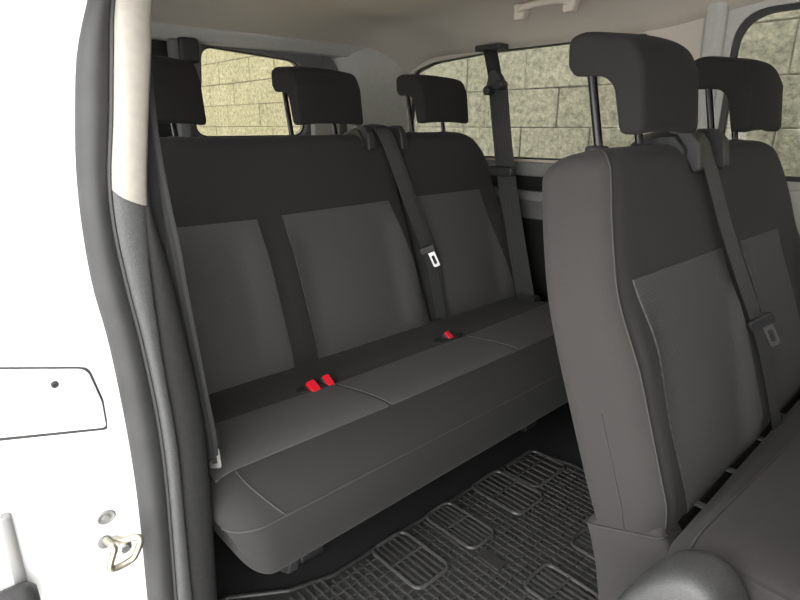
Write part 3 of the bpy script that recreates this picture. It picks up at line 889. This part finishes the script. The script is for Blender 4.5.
# things on the white jamb
JX = -.895
bm = bm_new()
pl = round_poly([(-.06, .662), (.188, .596), (.188, .640), (.176, .699), (-.06, .769)], [.0, .006, .03, .022, .0], 8)
add_extrude(bm, pl, 0, JX - .004, JX + .007)
ac = tag(obj('access_cover', bm, 'white', bevel=.002, base=(JX, .08, .60)), 'white rounded cover plate on the door jamb, held by a dark screw', 'cover plate')
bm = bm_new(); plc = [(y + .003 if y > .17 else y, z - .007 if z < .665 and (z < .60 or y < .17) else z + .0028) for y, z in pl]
add_extrude(bm, plc, 0, JX - .004, JX + .0012); obj('cover_shadow_line', bm, 'shadowgap', ac, label='thin dark painted shadow line round the cover')  # dark rim laid in as the cover's shadow, thicker along the bottom
bm = bm_new(); rings = []
for r, x in ((.0052, .005), (.0052, .010), (.004, .0115), (.002, .0115), (.0018, .0095)):
    rings.append([(JX + x, .1305 + r * cos(a * pi / 8), .690 + r * sin(a * pi / 8)) for a in range(16)])
add_loft(bm, rings); obj('screw', bm, 'black', ac, label='dark screw')
bm = bm_new(); rings = []
for r, x in ((.0145, .000), (.0145, .002), (.0125, .0035), (.009, .0010), (.006, .0010), (.005, .005), (.002, .005)):
    rings.append([(JX + x,   .1655 + r * cos(a * pi / 12), .4365 + r * .85 * sin(a * pi / 12)) for a in range(24)])
add_loft(bm, rings); tag(obj('washer_bolt', bm, 'greypaint', base=(JX, .1655, .4365)), 'round grey washer bolt on the white jamb above the latch loop', 'bolt')
st = thing('door_striker', 'bent yellowish steel latch loop fixed to the white door jamb', 'striker', (JX, .175, .36))
bm = bm_new()
lp = [(JX + .004, .158, .398), (JX + .026, .164, .392), (JX + .030, .158, .380), (JX + .034, .152, .366), (JX + .034, .160, .360), (JX + .034, .180, .361), (JX + .034, .190, .366), (JX + .032, .203, .388), (JX + .026, .199, .394), (JX + .016, .180, .392), (JX + .004, .172, .392)]
add_tube(bm, catmull(lp, 5), .0056, 10); obj('loop', bm, 'brass', st)
bm = bm_new(); rings = []
for r, x in ((.011, 0), (.011, .004), (.008, .006), (.004, .006)):
    rings.append([(JX + x, .157 + r * cos(a * pi / 10), .393 + r * sin(a * pi / 10)) for a in range(20)])
add_loft(bm, rings); obj('mount', bm, 'greytrim', st)
bm = bm_new(); rings = []
for r, x in ((.011, 0), (.011, .003), (.007, .005), (.006, .008), (.003, .008)):
    rings.append([(JX + x, .184 + r * cos(a * pi / 10), .366 + r * sin(a * pi / 10)) for a in range(20)])
add_loft(bm, rings); obj('bolt_head', bm, 'chrome', st)
# grey post and black buffer at the foot of the jamb
bm = bm_new(); add_extrude(bm, round_poly(rect(JX - .002, JX + .014, .030, .046), .007, 4), 2, -.08, .512)
jp = tag(obj('guide_post', bm, 'greypaint', bevel=.004, base=(JX, .038, 0)), 'slim upright pale grey ridge at the left edge of the door jamb', 'post')
bm = bm_new(); rings = []
for y, k in ((-.03, 1), (.034, 1), (.046, .9), (.054, .6)):
    rings.append([(JX + .030 + .022 * k * cos(a * pi / 8), y, .372 + .034 * k * sin(a * pi / 8)) for a in range(16)])
add_loft(bm, rings); tag(obj('door_buffer', bm, 'black', smooth=50), 'black rubber door buffer in the lower left corner', 'buffer')

# grab handle on the ceiling edge
gh = thing('grab_handle', 'beige grey grab handle under the headliner above the far windows', 'grab handle', (-1.15, 1.72, 1.39))
def foot(x, xs_):
    bm = bm_new(); rings = []
    for z, k in ((1.432, 1.2), (1.41, 1.0), (1.395, .95), (1.385, .8)):
        rings.append([(x + .022 * k * cx_, 1.695 + .018 * k * cy_ - (1.43 - z) * .25, z) for cx_, cy_ in round_poly(rect(-1, 1, -1, 1), .5, 4)])
    add_loft(bm, rings); obj('mount', bm, 'headliner', gh, smooth=50)
foot(-1.245, 0); foot(-1.06, 0)
bm = bm_new(); add_tube(bm, catmull([(-1.25, 1.69, 1.405), (-1.23, 1.67, 1.418), (-1.15, 1.665, 1.422), (-1.075, 1.67, 1.418), (-1.055, 1.69, 1.405)], 6), .011, 10)
obj('grip', bm, 'headliner', gh)

# ================================================================== OUTSIDE
yw = 3.2
bm = bm_new(); add_box(bm, (-12, yw + .012, -.56), (5, yw + .3, 2.7)); struct(obj('wall_outside', bm, 'joint', base=(0, yw, -.56)))
bm = bm_new()
zc = [-.56 + .0]; zcs = [.085, .325, .562, .80, 1.037, 1.274, 1.512, 1.75, 1.987, 2.225, 2.46, 2.7]
fixed = {3: [-2.31, -1.815, -1.33, -.845], 4: [-2.62, -2.049, -1.50, -1.03, -.42], 5: [-2.797, -2.299, -1.80, -1.32, -.837, -.40], 6: [-2.55, -1.1, -.5]}
edges_z = [-.56, -.15] + zcs
for k in range(len(edges_z) - 1):
    z0, z1 = edges_z[k], edges_z[k + 1]; idx = k - 2
    js = sorted(fixed.get(idx, [-1.4 + random.random() * .4]))
    xs_ = list(js)
    # fill wide gaps between measured joints
    out_ = [xs_[0]]
    for a, b in zip(xs_, xs_[1:]):
        n = max(1, round((b - a) / .56))
        for q in range(1, n + 1): out_.append(a + (b - a) * q / n)
    while out_[0] > -12: out_.insert(0, out_[0] - .48 - random.random() * .3)
    while out_[-1] < 5: out_.append(out_[-1] + .48 + random.random() * .3)
    for a, b in zip(out_, out_[1:]):
        d = random.uniform(-.008, .008); g_ = .0026
        add_box(bm, (a + g_, yw + d, z0 + g_ * .8), (b - g_, yw + .05, z1 - g_ * .8))
w = obj('stone_blocks', bm, 'stone', bpy.data.objects['wall_outside'], smooth=0, bevel=.006, seg=2)
bm = bm_new(); add_box(bm, (-14, -8, -.66), (8, 5, -.56)); struct(obj('ground', bm, 'ground'))

# ================================================================== LIGHT, CAMERA
wd = bpy.data.worlds.new('overcast'); bpy.context.scene.world = wd; wd.use_nodes = True
nt = wd.node_tree; bg = nt.nodes['Background']
bg.inputs['Color'].default_value = (1.0, .99, .97, 1); bg.inputs['Strength'].default_value = 1.0
cam = bpy.data.cameras.new('camera'); co = bpy.data.objects.new('camera', cam); C.objects.link(co)
co.location = (0, 0, 1.05); co.rotation_euler = (R(90 - 17.3), 0, R(47.5))
cam.sensor_width = 36; cam.lens = 560 / 800 * 36; cam.clip_start = .02
sc_ = bpy.context.scene; sc_.camera = co
sc_.view_settings.view_transform = 'Standard'; sc_.view_settings.look = 'None'; sc_.view_settings.gamma = 1
sc_.view_settings.exposure = 2.75
for o in bpy.data.objects:
    if '_base' in o: del o['_base']
